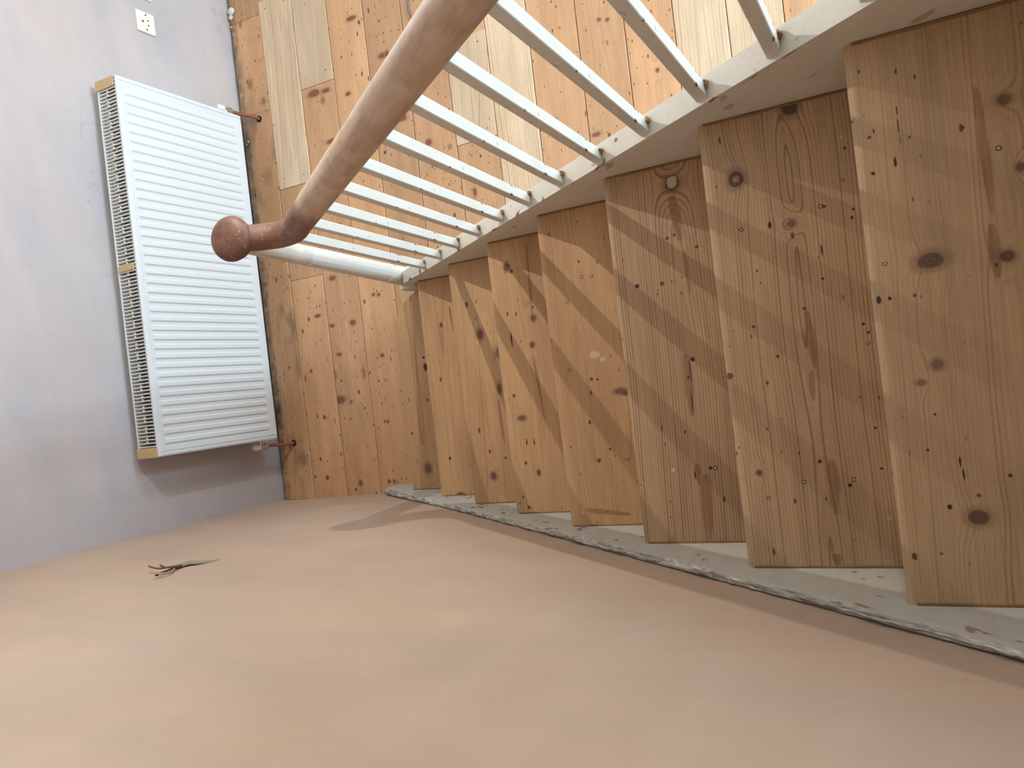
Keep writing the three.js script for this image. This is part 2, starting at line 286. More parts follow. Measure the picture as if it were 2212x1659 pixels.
// ------------------------------------------------------------------ staircase
const stairs = group('staircase', 'stripped pine staircase with painted strings going down beside the plaster wall', 'staircase');
const NT = 0.03, OVER = 0.022;                                    // tread thickness, nosing overhang
const treadMarks = {
  8: { c: [[2150, 200], [2235, 1280]], d: 0.02, dv: 0.014, ring: 0.0052, contrast: 0.34,
    knots: [[2010, 563, 17, 27], [2175, 553, 13, 14], [2168, 215, 12, 14, 0.6], [2114, 1118, 17, 20], [2025, 787, 11, 12, 0.45], [1990, 827, 6, 8, 0.4], [2205, 360, 9, 9, 0.6]],
    streaks: [[2106, 180, 2147, 480, 12], [2142, 480, 2156, 606, 13]],
    holes: [[1911, 570, 5, 'nail'], [1878, 297, 4, 'brown'], [1840, 260, 3, 'brown'], [2080, 275, 4, 'brown'], [2157, 320, 6, 'nail'], [1886, 375, 4, 'black'], [1934, 350, 3, 'black', 11], [1937, 240, 1.2, 'black', 12], [1940, 272, 1.4, 'black', 16], [1944, 302, 1, 'black', 10], [1976, 638, 4, 'brown'], [1898, 648, 5, 'black', 9], [1922, 645, 4, 'black'], [2052, 1095, 5, 'black'], [2114, 1070, 4, 'brown'], [2004, 972, 4, 'brown'], [2074, 998, 2, 'black', 12], [2082, 1025, 2, 'black', 14], [2034, 1196, 3, 'brown'], [2183, 1027, 4, 'black'], [1950, 900, 3, 'faint'], [2020, 895, 3, 'black']] },
  7: { c: [[1690, 240], [1800, 1200]], d: 0.009, dv: 0.016, ring: 0.0058, contrast: 0.62, df: 3.2,
    knots: [[1705, 232, 17, 17, 0.9, 'grey'], [1590, 387, 17, 17, 0.9, 'ring'], [1709, 483, 8, 9, 0.55, '', 5.5], [1640, 1021, 6, 6, 0.8]],
    streaks: [[1741, 668, 1762, 800, 10], [1796, 990, 1806, 1120, 13], [1806, 1196, 1812, 1222, 12], [1752, 800, 1758, 870, 7]],
    holes: [[1601, 496, 5, 'nail'], [1772, 446, 5, 'nail'], [1780, 446, 4, 'brown'], [1663, 486, 4, 'black', 8], [1576, 812, 8, 'brown'], [1737, 1041, 5, 'nail'], [1845, 1036, 5, 'nail'], [1836, 1048, 4, 'black'], [1660, 1076, 4, 'nail'], [1771, 997, 4, 'black'], [1738, 666, 4, 'brown'], [1875, 742, 4, 'nail'], [1865, 700, 3, 'black'], [1876, 718, 3, 'black'], [1628, 706, 4, 'brown'], [1680, 770, 4, 'brown'], [1822, 388, 4, 'nail'], [1840, 470, 3, 'black'], [1817, 296, 4, 'pale'], [1825, 320, 3, 'black'], [1843, 452, 3, 'black'], [1891, 924, 3, 'black'], [1904, 1012, 3, 'black'], [1777, 602, 3, 'black'], [1775, 540, 2, 'black', 12], [1657, 926, 3, 'brown'], [1923, 1120, 4, 'pale']] },
  6: { c: [[1452, 380], [1528, 1180]], d: 0.010, dv: 0.014, ring: 0.0056, contrast: 0.68, df: 2.6,
    knots: [[1451, 397, 15, 17, 0.75, '', 4.5]],
    streaks: [[1450, 420, 1470, 525, 13], [1478, 540, 1492, 640, 5], [1480, 760, 1496, 905, 11], [1525, 1020, 1532, 1176, 15], [1505, 1000, 1512, 1050, 8]],
    holes: [[1451, 394, 13, 'plug', 16], [1441, 515, 4, 'brown'], [1376, 618, 5, 'black'], [1430, 613, 5, 'brown'], [1505, 533, 4, 'brown'], [1454, 1015, 5, 'pale'], [1545, 1011, 5, 'nail'], [1535, 1011, 4, 'black'], [1496, 776, 5, 'black'], [1491, 800, 1.2, 'black', 26], [1495, 870, 1.2, 'black', 24], [1502, 1026, 2, 'black', 9], [1487, 815, 2, 'black', 5], [1382, 1048, 3, 'faint']] },
  5: { c: [[1215, 500], [1300, 1120]], d: 0.045, dv: 0.01, ring: 0.0048, contrast: 0.22, knots: [[1340, 845, 6, 14, 0.6], [1352, 850, 4, 8, 0.6]],
    streaks: [[1262, 1101, 1366, 1112, 7], [1345, 500, 1365, 1000, 4]],
    holes: [[1256, 598, 4, 'nail'], [1277, 597, 4, 'nail'], [1226, 653, 4, 'nail'], [1284, 766, 12, 'pale', 9], [1302, 776, 7, 'pale', 5], [1229, 800, 4, 'nail'], [1278, 819, 4, 'brown'], [1291, 820, 3, 'brown'], [1274, 912, 3, 'black', 5], [1294, 995, 5, 'brown'], [1357, 992, 4, 'nail'], [1250, 565, 3, 'brown'], [1318, 970, 3, 'brown'], [1260, 1108, 4, 'pale']] },
  4: { c: [[1130, 560], [1180, 1080]], d: 0.06, dv: 0.01, ring: 0.005, contrast: 0.30, knots: [[1094, 577, 9, 7, 0.85], [1104, 586, 4, 4, 0.9], [1152, 687, 7, 6, 0.85], [1150, 745, 6, 5, 0.8], [1127, 903, 5, 9, 0.7], [1164, 1021, 6, 4, 0.9]],
    streaks: [[1136, 520, 1150, 690, 4], [1150, 760, 1180, 920, 3]], holes: [[1105, 734, 2, 'black', 15], [1096, 678, 2, 'brown', 5], [1115, 678, 2, 'brown', 5], [1136, 1000, 3, 'black', 4], [1138, 955, 2, 'brown', 7], [1154, 955, 2, 'brown', 7], [1110, 855, 3, 'brown', 5], [1099, 1096, 4, 'brown'], [1143, 1096, 4, 'brown']] },
  3: { c: [[1040, 640], [1075, 1060]], d: 0.02, dv: 0.012, ring: 0.005, contrast: 0.5, knots: [[1037, 722, 11, 8, 0.75], [1079, 762, 13, 10, 0.6], [1079, 840, 12, 5, 0.75], [1066, 1028, 8, 7, 0.75]], streaks: [[1076, 860, 1090, 960, 4]],
    holes: [[1008, 658, 3, 'black', 6], [1058, 975, 3, 'brown', 5], [1035, 930, 3, 'brown', 5], [1092, 989, 2, 'black', 3]] },
  2: { c: [[950, 700], [985, 1040]], d: 0.05, dv: 0.01, ring: 0.005, contrast: 0.35, knots: [[995, 1069, 5, 9, 0.95]], streaks: [[970, 660, 980, 720, 3]], holes: [[953, 702, 4, 'brown', 6], [972, 990, 3, 'black', 4], [952, 820, 3, 'brown', 5]] },
  1: { c: [[885, 700], [925, 1040]], d: 0.05, dv: 0.01, ring: 0.005, contrast: 0.3, knots: [[925, 1012, 10, 8, 0.7]], streaks: [], holes: [[919, 793, 5, 'black', 9], [915, 772, 3, 'black', 3], [923, 864, 3, 'brown', 3], [890, 936, 3, 'brown', 3]] },
};
const treadTone = { light: 0xc89f73, dark: 0x845837, knot: 0x523830 };
for (let n = 1; n < NS; n++) {
  const y = n * R, zn = noseZ(n), zb = zn + G + 0.012, L = XR - XL, D = zb - zn;
  const prof = [[zb, y - NT], [zb, y]];                           // rounded nosing, its top arris worn softer than the lower one
  for (let i = 0; i <= 6; i++) { const a = i / 6 * Math.PI / 2; prof.push([zn + 0.016 * (1 - Math.sin(a)), y - 0.013 * (1 - Math.cos(a))]); }
  for (let i = 1; i <= 4; i++) { const a = i / 4 * Math.PI / 2; prof.push([zn + 0.011 * (1 - Math.cos(a)), y - NT + 0.011 * (1 - Math.sin(a))]); }
  let g;
  if (n === 1) {                                                   // bottom step: rounded corner beside the newel
    const s = new THREE.Shape(); const xe = XR + 0.002;
    s.moveTo(XL, -zb); s.lineTo(XL, -zn); s.lineTo(0.685, -zn); s.quadraticCurveTo(0.775, -zn - 0.008, 0.815, -zn - 0.095); s.lineTo(xe, -zn - 0.115); s.lineTo(xe, -zb); s.closePath();
    g = new THREE.ExtrudeGeometry(s, { depth: NT - 0.012, bevelEnabled: true, bevelSize: 0.007, bevelThickness: 0.006, bevelOffset: -0.007, bevelSegments: 3, curveSegments: 14 });
    g.rotateX(-Math.PI / 2); g.translate(0, y - NT + 0.006, 0); g = toCreasedNormals(g, 0.7);
  } else g = prismX(prof, XL - 0.001, XR + 0.001);
  uvXZ(g, XL, zn, L, D);
  const tm = treadMarks[n] || { c: [[2000, 300], [2000, 900]], d: 0.03, dv: 0.01, ring: 0.005, contrast: 0.4, knots: [], streaks: [], holes: [] };
  const loc = (px, py) => { const X = onY(px, py, y); return { x: X[0] - XL, z: X[2] - zn, k: depthOf(X) / F }; };
  const c = treadMarks[n] ? tm.c.map(p => loc(...p)) : [{ x: 0, z: 0.1 }, { x: L, z: 0.15 }];
  const cs = (c[1].z - c[0].z) / ((c[1].x - c[0].x) || 1), c0 = c[0].z - cs * c[0].x;
  const knots = tm.knots.map(([px, py, a, b, al, t, p]) => { const q = loc(px, py); return { x: q.x, z: q.z, a: a * q.k, b: b * q.k, al: al ?? 0.85, t, p: p ?? 2.2, c: t === 'grey' ? [74, 62, 52] : undefined }; });
  const streaks = tm.streaks.map(([a, b, e, f, w]) => { const p = loc(a, b), q = loc(e, f); return { x0: p.x, z0: p.z, x1: q.x, z1: q.z, w: w * p.k, c: [116, 70, 44], al: 0.55 }; });
  const holes = tm.holes.map(([px, py, r, t, len]) => { const q = loc(px, py); return { x: q.x, z: q.z, a: (len || r) * q.k, b: r * q.k, t }; });
  const vis = n <= 8;
  const tex = woodTex(vis ? 1024 : 256, vis ? 384 : 96, L, D, { seed: 500 + n, ...treadTone, ...(n >= 6 ? { light: 0xc2a17c, dark: 0x81593d } : {}), ...tm, c0, c1: c0 + cs * L, knots, streaks, holes, specks: vis ? 30 : 0, speckSize: 0.6 });
  tex.wrapS = tex.wrapT = THREE.ClampToEdgeWrapping;
  mesh('tread', g, std({ roughness: 0.58, map: tex }), stairs);
  // riser under the nosing
  mesh('riser', n === 1 ? box(XL, 0.70, 0, y - NT, zn + OVER, zn + OVER + 0.02) : box(XL, XR, y - R, y - NT, zn + OVER, zn + OVER + 0.02), std({ color: 0xb8926c, roughness: 0.65 }), stairs);
}
{ const n = NS; mesh('riser', box(XL, XR, (n - 1) * R, n * R - NT, noseZ(n) + OVER, noseZ(n) + OVER + 0.02), std({ color: 0xb8926c, roughness: 0.65 }), stairs); }

// painted strings
function paintTex(W, H, w, h, base, seed, chips, cc = [112, 78, 52]) {
  const b = hexRGB(base);
  return dataTex(W, H, (u, v, c) => {
    const x = u * w, y = v * h, g = 1 + 0.035 * fbm(x * 9, y * 9, seed, 3) + 0.015 * noise(x * 160, y * 160, seed + 5);
    const yel = 0.05 * fbm(x * 4, y * 4, seed + 9, 3);
    c[0] = b[0] * g; c[1] = b[1] * g * (1 - yel * 0.3); c[2] = b[2] * g * (1 - yel);
    const a = chips(x, y, u, v); if (a > 0) for (let q = 0; q < 3; q++) c[q] = mix(c[q], cc[q], a);
  });
}
const ZE = 0.528, ZT = noseZ(NS) + 0.05;                             // lower and upper ends of the open string
{
  const low = (z) => noseLine(z) - 0.25;
  const pts = []; const N = 24;
  for (let i = 0; i <= N; i++) { const z = mix(ZE, ZT, i / N); pts.push([z, stringTop(z)]); }
  pts.push([ZT, low(ZT)], [0.80, low(0.80)], [0.66, 0.29], [0.618, 0.345], [0.60, 0.40], [ZE, stringTop(ZE) - 0.045]);
  const g = prismX(pts, XR, XO, 0.5), p = g.attributes.position, uv = g.attributes.uv;
  for (let i = 0; i < p.count; i++) uv.setXY(i, (p.getZ(i) - ZE) / (ZT - ZE), 0.5 + (p.getY(i) - stringTop(p.getZ(i))) / 0.6 + (p.getX(i) - XR) / 0.6);
  const tex = paintTex(2048, 512, ZT - ZE, 0.6, 0xdad4c9, 601, (x, y) => {
    const d = Math.abs(y - 0.3); let a = 0;                          // flakes lost along the inner arris
    if (d < 0.016) a = sst(0.30, 0.42, fbm(x * 34, y * 60, 611, 3)) * (1 - sst(0.003, 0.012, d + 0.005 * noise(x * 80, y * 80, 612)));
    a = Math.max(a, 0.8 * sst(0.50, 0.56, fbm(x * 26, y * 30, 617, 2)) * (y > 0.3 ? 1 : 0.4));
    return a;
  });
  mesh('outer_string', g, std({ roughness: 0.5, map: tex }), stairs);
  // boarded side under the string, closing the space below the stairs
  const sp = [[0.51, 0], [ZT, 0], [ZT, low(ZT) + 0.02], [0.80, low(0.80) + 0.02], [0.66, 0.32], [0.56, 0.40], [0.51, 0.36]];
  mesh('spandrel_panel', prismX(sp, XR + 0.020, XO - 0.006, 0), std({ color: 0xd9d2c4, roughness: 0.6 }), stairs);
}
{ // wall string, its broken upper edge left rough where the old plaster came away
  const low = (z) => noseLine(z) - 0.2, off = 0.064, za = 0.12, zt = ZT, N = 420, pos = [], uv = [], idx = [];
  const row = [];
  for (let i = 0; i <= N; i++) {
    const z = mix(za, zt, i / N), y = noseLine(z) + off, wx = wallX(z);
    const r1 = 0.006 * fbm(z * 40, 1, 701, 3), r2 = 0.010 * fbm(z * 60, 2, 703, 4), r3 = 0.009 * fbm(z * 80, 3, 705, 4);
    row.push([[XL, Math.max(0, low(z))], [XL, Math.max(0.001, y - 0.012 + r1 * 0.5)], [XL - 0.0035 + r1 * 0.5, Math.max(0.002, y - 0.003 + r1)], [mix(XL, wx, 0.45), Math.max(0.003, y + 0.004 + r2)], [mix(XL, wx, 0.8) + r3 * 0.3, Math.max(0.003, y + 0.001 + r3)], [wx + 0.0055 + 0.25 * r2, Math.max(0.001, y - 0.003 + r2)], [wx + 0.0045, Math.max(0, y - 0.04)], [wx + 0.0045, Math.max(0, low(z))]].map(([x, yy]) => [x, yy, z]));
  }
  const M = row[0].length; let vv = [0, 0.55, 0.60, 0.68, 0.76, 0.82, 0.9, 1];
  row.forEach((r, i) => r.forEach((q, k) => { pos.push(...q); uv.push(i / N, vv[k]); }));
  for (let i = 0; i < N; i++) for (let k = 0; k < M; k++) { const a = i * M + k, b = i * M + (k + 1) % M, c = a + M, d = b + M; idx.push(a, b, d, a, d, c); }
  for (let k = 1; k < M - 1; k++) { idx.push(0, k + 1, k); const o = N * M; idx.push(o, o + k, o + k + 1); }
  let g = new THREE.BufferGeometry(); g.setAttribute('position', new THREE.Float32BufferAttribute(pos, 3)); g.setAttribute('uv', new THREE.Float32BufferAttribute(uv, 2)); g.setIndex(idx); g = toCreasedNormals(g, 0.5);
  const b = hexRGB(0xc9c4b8), rough = hexRGB(0xb4afa6);
  const tex = dataTex(2048, 256, (u, v, c) => {
    const x = u * (zt - za), y = v, s = fbm(x * 30, y * 22, 721, 3), f = fbm(x * 120, y * 60, 723, 3);
    const edge = sst(0.545, 0.62, y + 0.04 * fbm(x * 22, 3, 725, 3)) * (1 - sst(0.93, 0.97, y));
    const g2 = 1 + 0.05 * fbm(x * 6, y * 3, 727, 3) + 0.02 * f;
    for (let q = 0; q < 3; q++) c[q] = mix(b[q] * g2, rough[q] * (1 + 0.5 * s + 0.4 * f), edge * 0.9);
    const ch = sst(0.42, 0.48, fbm(x * 30, y * 15 + 5, 729, 3)); for (let q = 0; q < 3; q++) c[q] = mix(c[q], [140, 120, 102][q], ch * 0.75);   // flakes of paint knocked off to bare wood, scattered all over the board
  });
  mesh('wall_string', g, std({ roughness: 0.85, map: tex }), stairs);
}
// old filler bead at the tread ends against the open string
for (let n = 2; n <= 9; n++) {
  const y = n * R, z0 = noseZ(n) + 0.012, z1 = noseZ(n) + G, pts = [], rr = rng(2000 + n);
  for (let i = 0; i <= 10; i++) pts.push([XR - 0.0012 - 0.0015 * rr(), y + 0.0004 + 0.0012 * rr(), mix(z0, z1, i / 10)]);
  mesh('filler_bead', tube(pts, 0.0026, 24, 5), filler(), stairs);
  const q = []; for (let i = 0; i <= 10; i++) q.push([XL + 0.0006 + 0.0012 * rr(), y + 0.0002 + 0.0008 * rr(), mix(z0, z1, i / 10)]);
  mesh('filler_bead', tube(q, 0.0022, 24, 5), filler(), stairs);
}
function filler() { return filler.m || (filler.m = std({ color: 0x8f6a44, roughness: 0.9 })); }

// ------------------------------------------------------------------ balustrade: square balusters, newel, handrail
const rail = group('balustrade', 'white painted square balusters with a worn brown handrail above the open string', 'balustrade');
const railY = (z) => noseLine(z) + 0.672;
const LEANS = [0.09, 0.078, 0.07, 0.065, 0.055, 0.046, 0.035, 0.018, 0.008, 0, 0, 0, 0, 0];      // the lower balusters have been pulled out of plumb with the newel
const balTex = paintTex(96, 1024, 0.1, 0.8, 0xdfe0da, 801, (x, y, u, v) => {
  const e = Math.min(u % 0.25, 0.25 - u % 0.25) / 0.25;               // paint chipped off along the four arrises
  return 0.9 * sst(0.44, 0.52, fbm(y * 42, u * 3 + 2, 811, 3)) * (1 - sst(0.03, 0.14, e + 0.05 * noise(y * 200, u * 40, 813))) + 0.2 * sst(0.50, 0.58, fbm(x * 130, y * 60, 815, 2));
}, [74, 58, 44]);
const mBal = std({ roughness: 0.42, map: balTex });
const blobM = std({ color: 0xa07c4c, roughness: 0.75 }), blobM2 = std({ color: 0x8a6a49, roughness: 0.85 });
for (let k = 0; k < 14; k++) {
  const zc = 0.720 + 0.1245 * k, hx = 0.0112, hz = 0.0102, xb = 0.8435, yb = stringTop(zc) - 0.012, yt = railY(zc + LEANS[k] * 0.62) - 0.018, ch = 0.0012;
  const ring = [[-hx + ch, -hz], [hx - ch, -hz], [hx, -hz + ch], [hx, hz - ch], [hx - ch, hz], [-hx + ch, hz], [-hx, hz - ch], [-hx, -hz + ch]];
  const us = [0.02, 0.25, 0.25, 0.5, 0.5, 0.75, 0.75, 0.98], pos = [], uv = [], idx = [];
  const rows = [[yb, 0], [mix(yb, yt, 0.5), 0.5], [yt, 1]];
  for (const [y, t] of rows) for (let i = 0; i <= 8; i++) { const q = ring[i % 8], y2 = y + (q[1]) * (R / G) * (t === 0 ? 1 : t === 1 ? 1 : 0); pos.push(xb + q[0] + 0.006 * t, y2, zc + q[1] + LEANS[k] * (y - yb)); uv.push(i === 8 ? 1 : us[i], t * 0.8 + 0.014 * k); }
  for (let j = 0; j < 2; j++) for (let i = 0; i < 8; i++) { const a = j * 9 + i; idx.push(a, a + 9, a + 1, a + 1, a + 9, a + 10); }
  for (let i = 1; i < 7; i++) { idx.push(0, i, i + 1); idx.push(18, 18 + i + 1, 18 + i); }
  let g = new THREE.BufferGeometry(); g.setAttribute('position', new THREE.Float32BufferAttribute(pos, 3)); g.setAttribute('uv', new THREE.Float32BufferAttribute(uv, 2)); g.setIndex(idx); g = toCreasedNormals(g, 0.4);
  const b = mesh('baluster', g, mBal, rail);
  // lump of old filler left on the downhill corner of the foot
  const rr = rng(3000 + k), s = new THREE.IcosahedronGeometry(1, 2), p = s.attributes.position;
  for (let i = 0; i < p.count; i++) { const f = 1 + 0.35 * noise(p.getX(i) * 2 + k, p.getY(i) * 2 + p.getZ(i) * 3, 77); p.setXYZ(i, p.getX(i) * f, p.getY(i) * f, p.getZ(i) * f); }
  s.computeVertexNormals(); s.scale(0.006, 0.009 + 0.004 * rr(), 0.0042); s.translate(xb + 0.006 + 0.004 * rr(), stringTop(zc + hz) + 0.005, zc + hz + 0.0008);
  mesh('filler_lump', s, rr() < 0.5 ? blobM : blobM2, b);
}
// newel: square foot on the bottom step, turned shaft
const NB = [0.8620, R, 0.468], NTOP = [0.8655, 1.25, 0.612];
{
  const paint = std({ roughness: 0.4, map: paintTex(256, 1024, 0.2, 1, 0xe0e2de, 841, (x, y, u, v) => {
    let a = 0.75 * sst(0.80, 0.95, v) * sst(-0.25, 0.15, fbm(x * 30, y * 22, 843, 3)) * 0.4;        // cream undercoat rubbed through at the top
    a = Math.max(a, 0.9 * sst(0.46, 0.52, fbm(x * 40, y * 30, 847, 2)));
    return a;
  }, [170, 142, 104]) });
  const h = NTOP[1] - NB[1], L = [];
  const pr = [[0.06, 0.0375], [0.066, 0.0400], [0.078, 0.0412], [0.090, 0.0400], [0.098, 0.0372], [0.104, 0.0365], [0.1095, 0.0362], [0.111, 0.0310], [0.1145, 0.0310], [0.116, 0.0352], [0.18, 0.0345], [0.2465, 0.0335], [0.2482, 0.0290], [0.2512, 0.0290], [0.253, 0.0328], [0.40, 0.0318], [0.60, 0.0305], [0.695, 0.0295], [0.6965, 0.0262], [0.7005, 0.0262], [0.702, 0.0295], [0.80, 0.0288], [0.90, 0.0278], [1.0, 0.027]];
  const g = new THREE.LatheGeometry(pr.map(([t, r]) => new THREE.Vector2(r, t * h)), 32);
  const lean = (geo) => { const p = geo.attributes.position; for (let i = 0; i < p.count; i++) { const t = p.getY(i) / h; p.setXYZ(i, p.getX(i) + mix(NB[0], NTOP[0], t), p.getY(i) + NB[1], p.getZ(i) + mix(NB[2], NTOP[2], t)); } return toCreasedNormals(geo, 0.7); };
  const nw = mesh('newel_post', lean(g), paint, rail);
  const foot = new RoundedBoxGeometry(0.078, 0.075 * h, 0.077, 2, 0.003); foot.translate(0, 0.0375 * h, 0);
  { const p = foot.attributes.position; for (let i = 0; i < p.count; i++) { p.setXYZ(i, p.getX(i) + NB[0], p.getY(i) + NB[1], p.getZ(i) + NB[2]); } }
  mesh('newel_foot', foot, std({ color: 0xd2ccc0, roughness: 0.5 }), nw);
}
// handrail and its round cap
{
  const wood = dataTex(512, 2048, (u, v0, c) => {
    const v = v0 * 3.2, bare = sst(0.862, 0.892, v0 + 0.02 * fbm(u * 6, v0 * 30, 865, 3));
    const b = hexRGB(0xceb29a), k = hexRGB(0xa98872), du = hexRGB(0xd4c4b2);
    const a = 0.45 + 0.6 * fbm(u * 7, v * 26, 861, 4) + 0.25 * noise(u * 60, v * 30, 863), d = sst(0.05, 0.5, fbm(u * 5 + 3, v * 18, 867, 3)) * 0.5;
    const sc = sst(0.46, 0.52, fbm(u * 40, v * 120, 869, 2)) * 0.5, vn = [[104, 70, 54], [140, 100, 78]];
    for (let q = 0; q < 3; q++) c[q] = mix(mix(mix(mix(k[q], b[q], Math.max(0, Math.min(1, a + 0.3))), du[q], d), mix(vn[0][q], vn[1][q], Math.max(0, Math.min(1, a))), bare * 0.9), 196 - q * 18, sc);
  });
  const capTex = dataTex(256, 256, (u, v, c) => { const a = 0.5 + 0.7 * fbm(u * 9, v * 5, 871, 4), k = [98, 65, 50], b = [134, 94, 74], sc = sst(0.42, 0.5, fbm(u * 26, v * 20, 873, 2)) * 0.45; for (let q = 0; q < 3; q++) c[q] = mix(mix(k[q], b[q], Math.max(0, Math.min(1, a))), 190 - q * 16, sc); });
  wood.wrapS = wood.wrapT = THREE.RepeatWrapping;
  const mr = std({ roughness: 0.6, map: wood });
  const path = [];
  for (let i = 0; i <= 10; i++) { const z = mix(3.25, 0.90, i / 10); path.push([0.8615, railY(z), z]); }
  path.push([0.862, railY(0.85), 0.85], [0.8625, 1.226, 0.79], [0.8635, 1.207, 0.733], [0.8645, 1.218, 0.685], [0.865, 1.242, 0.645], [0.8655, 1.258, 0.618]);
  const g = tube(path, 0.033, 160, 28); { const uv = g.attributes.uv; for (let i = 0; i < uv.count; i++) uv.setXY(i, uv.getY(i), uv.getX(i)); }
  mesh('handrail', g, mr, rail);
  const cp = [[0, -0.028], [0.030, -0.028], [0.042, -0.024], [0.051, -0.015], [0.0562, -0.002], [0.0568, 0.005], [0.0545, 0.013], [0.047, 0.0205], [0.034, 0.0255], [0.017, 0.028], [0, 0.0285]].map(([r, y]) => new THREE.Vector2(r, y));
  const cap = new THREE.LatheGeometry(cp, 40); cap.rotateX(0.12); cap.translate(0.8655, 1.262, 0.622);
  mesh('rail_cap', cap, std({ roughness: 0.5, map: capTex }), rail);
}

// ------------------------------------------------------------------ radiator
const RL = 0.3157, RR = 1.7157, RB = 0.1462, RT = 0.7462, RFZ = ZW + 0.146, RBZ = ZW + 0.035;
const rad = group('radiator', 'white double panel radiator with fluted front on the plaster wall', 'radiator', [0, 0, 0]);
{
  const wm = std({ color: 0xdbe2e6, roughness: 0.34 }), dark = std({ color: 0x8d8f8e, roughness: 0.8 }), tan = std({ color: 0xcdb184, roughness: 0.8 });
  // fluted front panel
  const n = 38, pitch = 0.0352, u0 = (1.4 - n * pitch) / 2, cols = [], X0 = RL + 0.004, X1 = RR - 0.004, Y0 = RB, Y1 = RT - 0.008;
  cols.push(0, 0.0070, 0.0077, 0.0093, 0.0100); for (let k = 0; k < n; k++) for (const t of [0, 0.14, 0.24, 0.32, 0.68, 0.76, 0.86]) cols.push((u0 + (k + t) * pitch) / 1.4); cols.push(1 - u0 / 1.4, 0.9900, 0.9907, 0.9923, 0.9930, 1);
  const rowsY = [0, 0.006, 0.028, 0.034, 0.042, 0.05, 0.3, 0.56, 0.566, 0.573, 0.58, 0.5835, 0.5845, 0.5868, 0.5878, 0.596].map(v => v / 0.596);
  const depth = (u, v) => {
    const x = u * 1.4 - u0, y = v * 0.596; if ((y > 0.584 && y < 0.5872) || (u > 0.0073 && u < 0.0097) || (u > 0.9903 && u < 0.9927)) return 0.0028; if (x < 0 || x > n * pitch) return 0;
    const t = (x / pitch) % 1, a = sst(0.14, 0.32, t) * (1 - sst(0.68, 0.86, t)), e = sst(0.028, 0.05, y) * (1 - sst(0.56, 0.58, y));
    return 0.0052 * (1 - a) * e * (t < 0.999 ? 1 : 1);
  };
  const front = slabWall2(cols, rowsY, (u, v) => [mix(X0, X1, u), mix(Y0, Y1, v), RFZ - depth(u, v)], RFZ - 0.014);
  mesh('front_panel', front, wm, rad);
  mesh('back_panel', box(X0, X1, RB, RT - 0.01, RBZ, RBZ + 0.012), wm, rad);
  // end covers and top rims
  for (const x of [RL, RR - 0.003]) mesh('side_cover', box(x, x + 0.003, RB + 0.01, RT, RBZ, RFZ - 0.002), wm, rad);
  mesh('top_rim', new RoundedBoxGeometry(1.4, 0.012, 0.012, 2, 0.003).translate((RL + RR) / 2, RT - 0.006, RFZ - 0.007), wm, rad);
  mesh('top_rim', new RoundedBoxGeometry(1.4, 0.010, 0.007, 2, 0.002).translate((RL + RR) / 2, RT - 0.005, RBZ + 0.0035), wm, rad);
  // top grille: cross bars joined two by two along the middle
  const bars = [], N = 108, p = 1.4 / N, zA = RBZ + 0.006, zB = RFZ - 0.012, zm = (zA + zB) / 2;
  for (let k = 1; k < N; k++) { const x = RL + k * p; bars.push(box(x - 0.0022, x + 0.0022, RT - 0.006, RT - 0.001, zA, zB)); if (k % 3 !== 0) bars.push(box(x - 0.0022, x + p * 0.5 + 0.002, RT - 0.0055, RT - 0.0015, zm - 0.003, zm + 0.003)); }
  mesh('top_grille', merge(bars), std({ color: 0xe6e2d8, roughness: 0.45 }), rad);
  const fins = []; for (let k = 1; k < 54; k++) { const x = RL + k * 1.4 / 54; fins.push(box(x - 0.0012, x + 0.0012, RB + 0.05, RT - 0.03, RBZ + 0.012, RBZ + 0.05)); }
  fins.push(box(X0, X1, RB + 0.05, RT - 0.03, RBZ + 0.049, RBZ + 0.051));
  mesh('convector_fins', merge(fins), dark, rad);
  // beige tape left over the ends and the middle of the grille
  const tapeGeo = (x0, x1, w0, w1) => new RoundedBoxGeometry(x1 - x0, 0.004, w1 - w0, 2, 0.0018).translate((x0 + x1) / 2, RT + 0.0022, (w0 + w1) / 2);
  mesh('masking_tape', tapeGeo(RR - 0.036, RR + 0.001, RBZ - 0.002, RFZ - 0.014), tan, rad).userData.label = 'beige masking tape';
  mesh('masking_tape', tapeGeo(RL - 0.001, RL + 0.034, RBZ - 0.002, RFZ - 0.006), tan, rad).userData.label = 'beige masking tape';
  mesh('masking_tape', tapeGeo(1.005, 1.029, RBZ + 0.012, RFZ - 0.016), tan, rad).userData.label = 'beige masking tape';
  mesh('masking_tape', box(RL - 0.003, RL, RT - 0.02, RT + 0.003, RBZ, RFZ - 0.008), tan, rad).userData.label = 'beige masking tape';
  // valves and copper tails
  const chrome = std({ color: 0xc9ccd0, roughness: 0.22, metalness: 1 }), copper = std({ color: 0xa87660, roughness: 0.5, metalness: 0.6 }), white = std({ color: 0xf0f0ec, roughness: 0.4 });
  for (const [s, hx, hz] of [[1, 1.746, -0.402], [-1, 0.282, -0.418]]) {
    const xe = s > 0 ? RR : RL, vx = hx - s * 0.006, vz = hz - 0.004, vy = RB + 0.045;
    const body = merge([new THREE.CylinderGeometry(0.0105, 0.0125, 0.036, 18).translate(vx, vy - 0.004, vz), new THREE.CylinderGeometry(0.009, 0.009, Math.abs(vx - xe) + 0.012, 16).rotateZ(Math.PI / 2).translate((vx + xe) / 2 - s * 0.004, vy + 0.004, vz), new THREE.CylinderGeometry(0.0145, 0.0145, 0.012, 6).rotateZ(Math.PI / 2).translate(vx - s * 0.013, vy + 0.004, vz), new THREE.CylinderGeometry(0.0135, 0.0135, 0.012, 6).translate(vx, vy - 0.022, vz)]);
    const v = mesh('radiator_valve', body, chrome, rad);
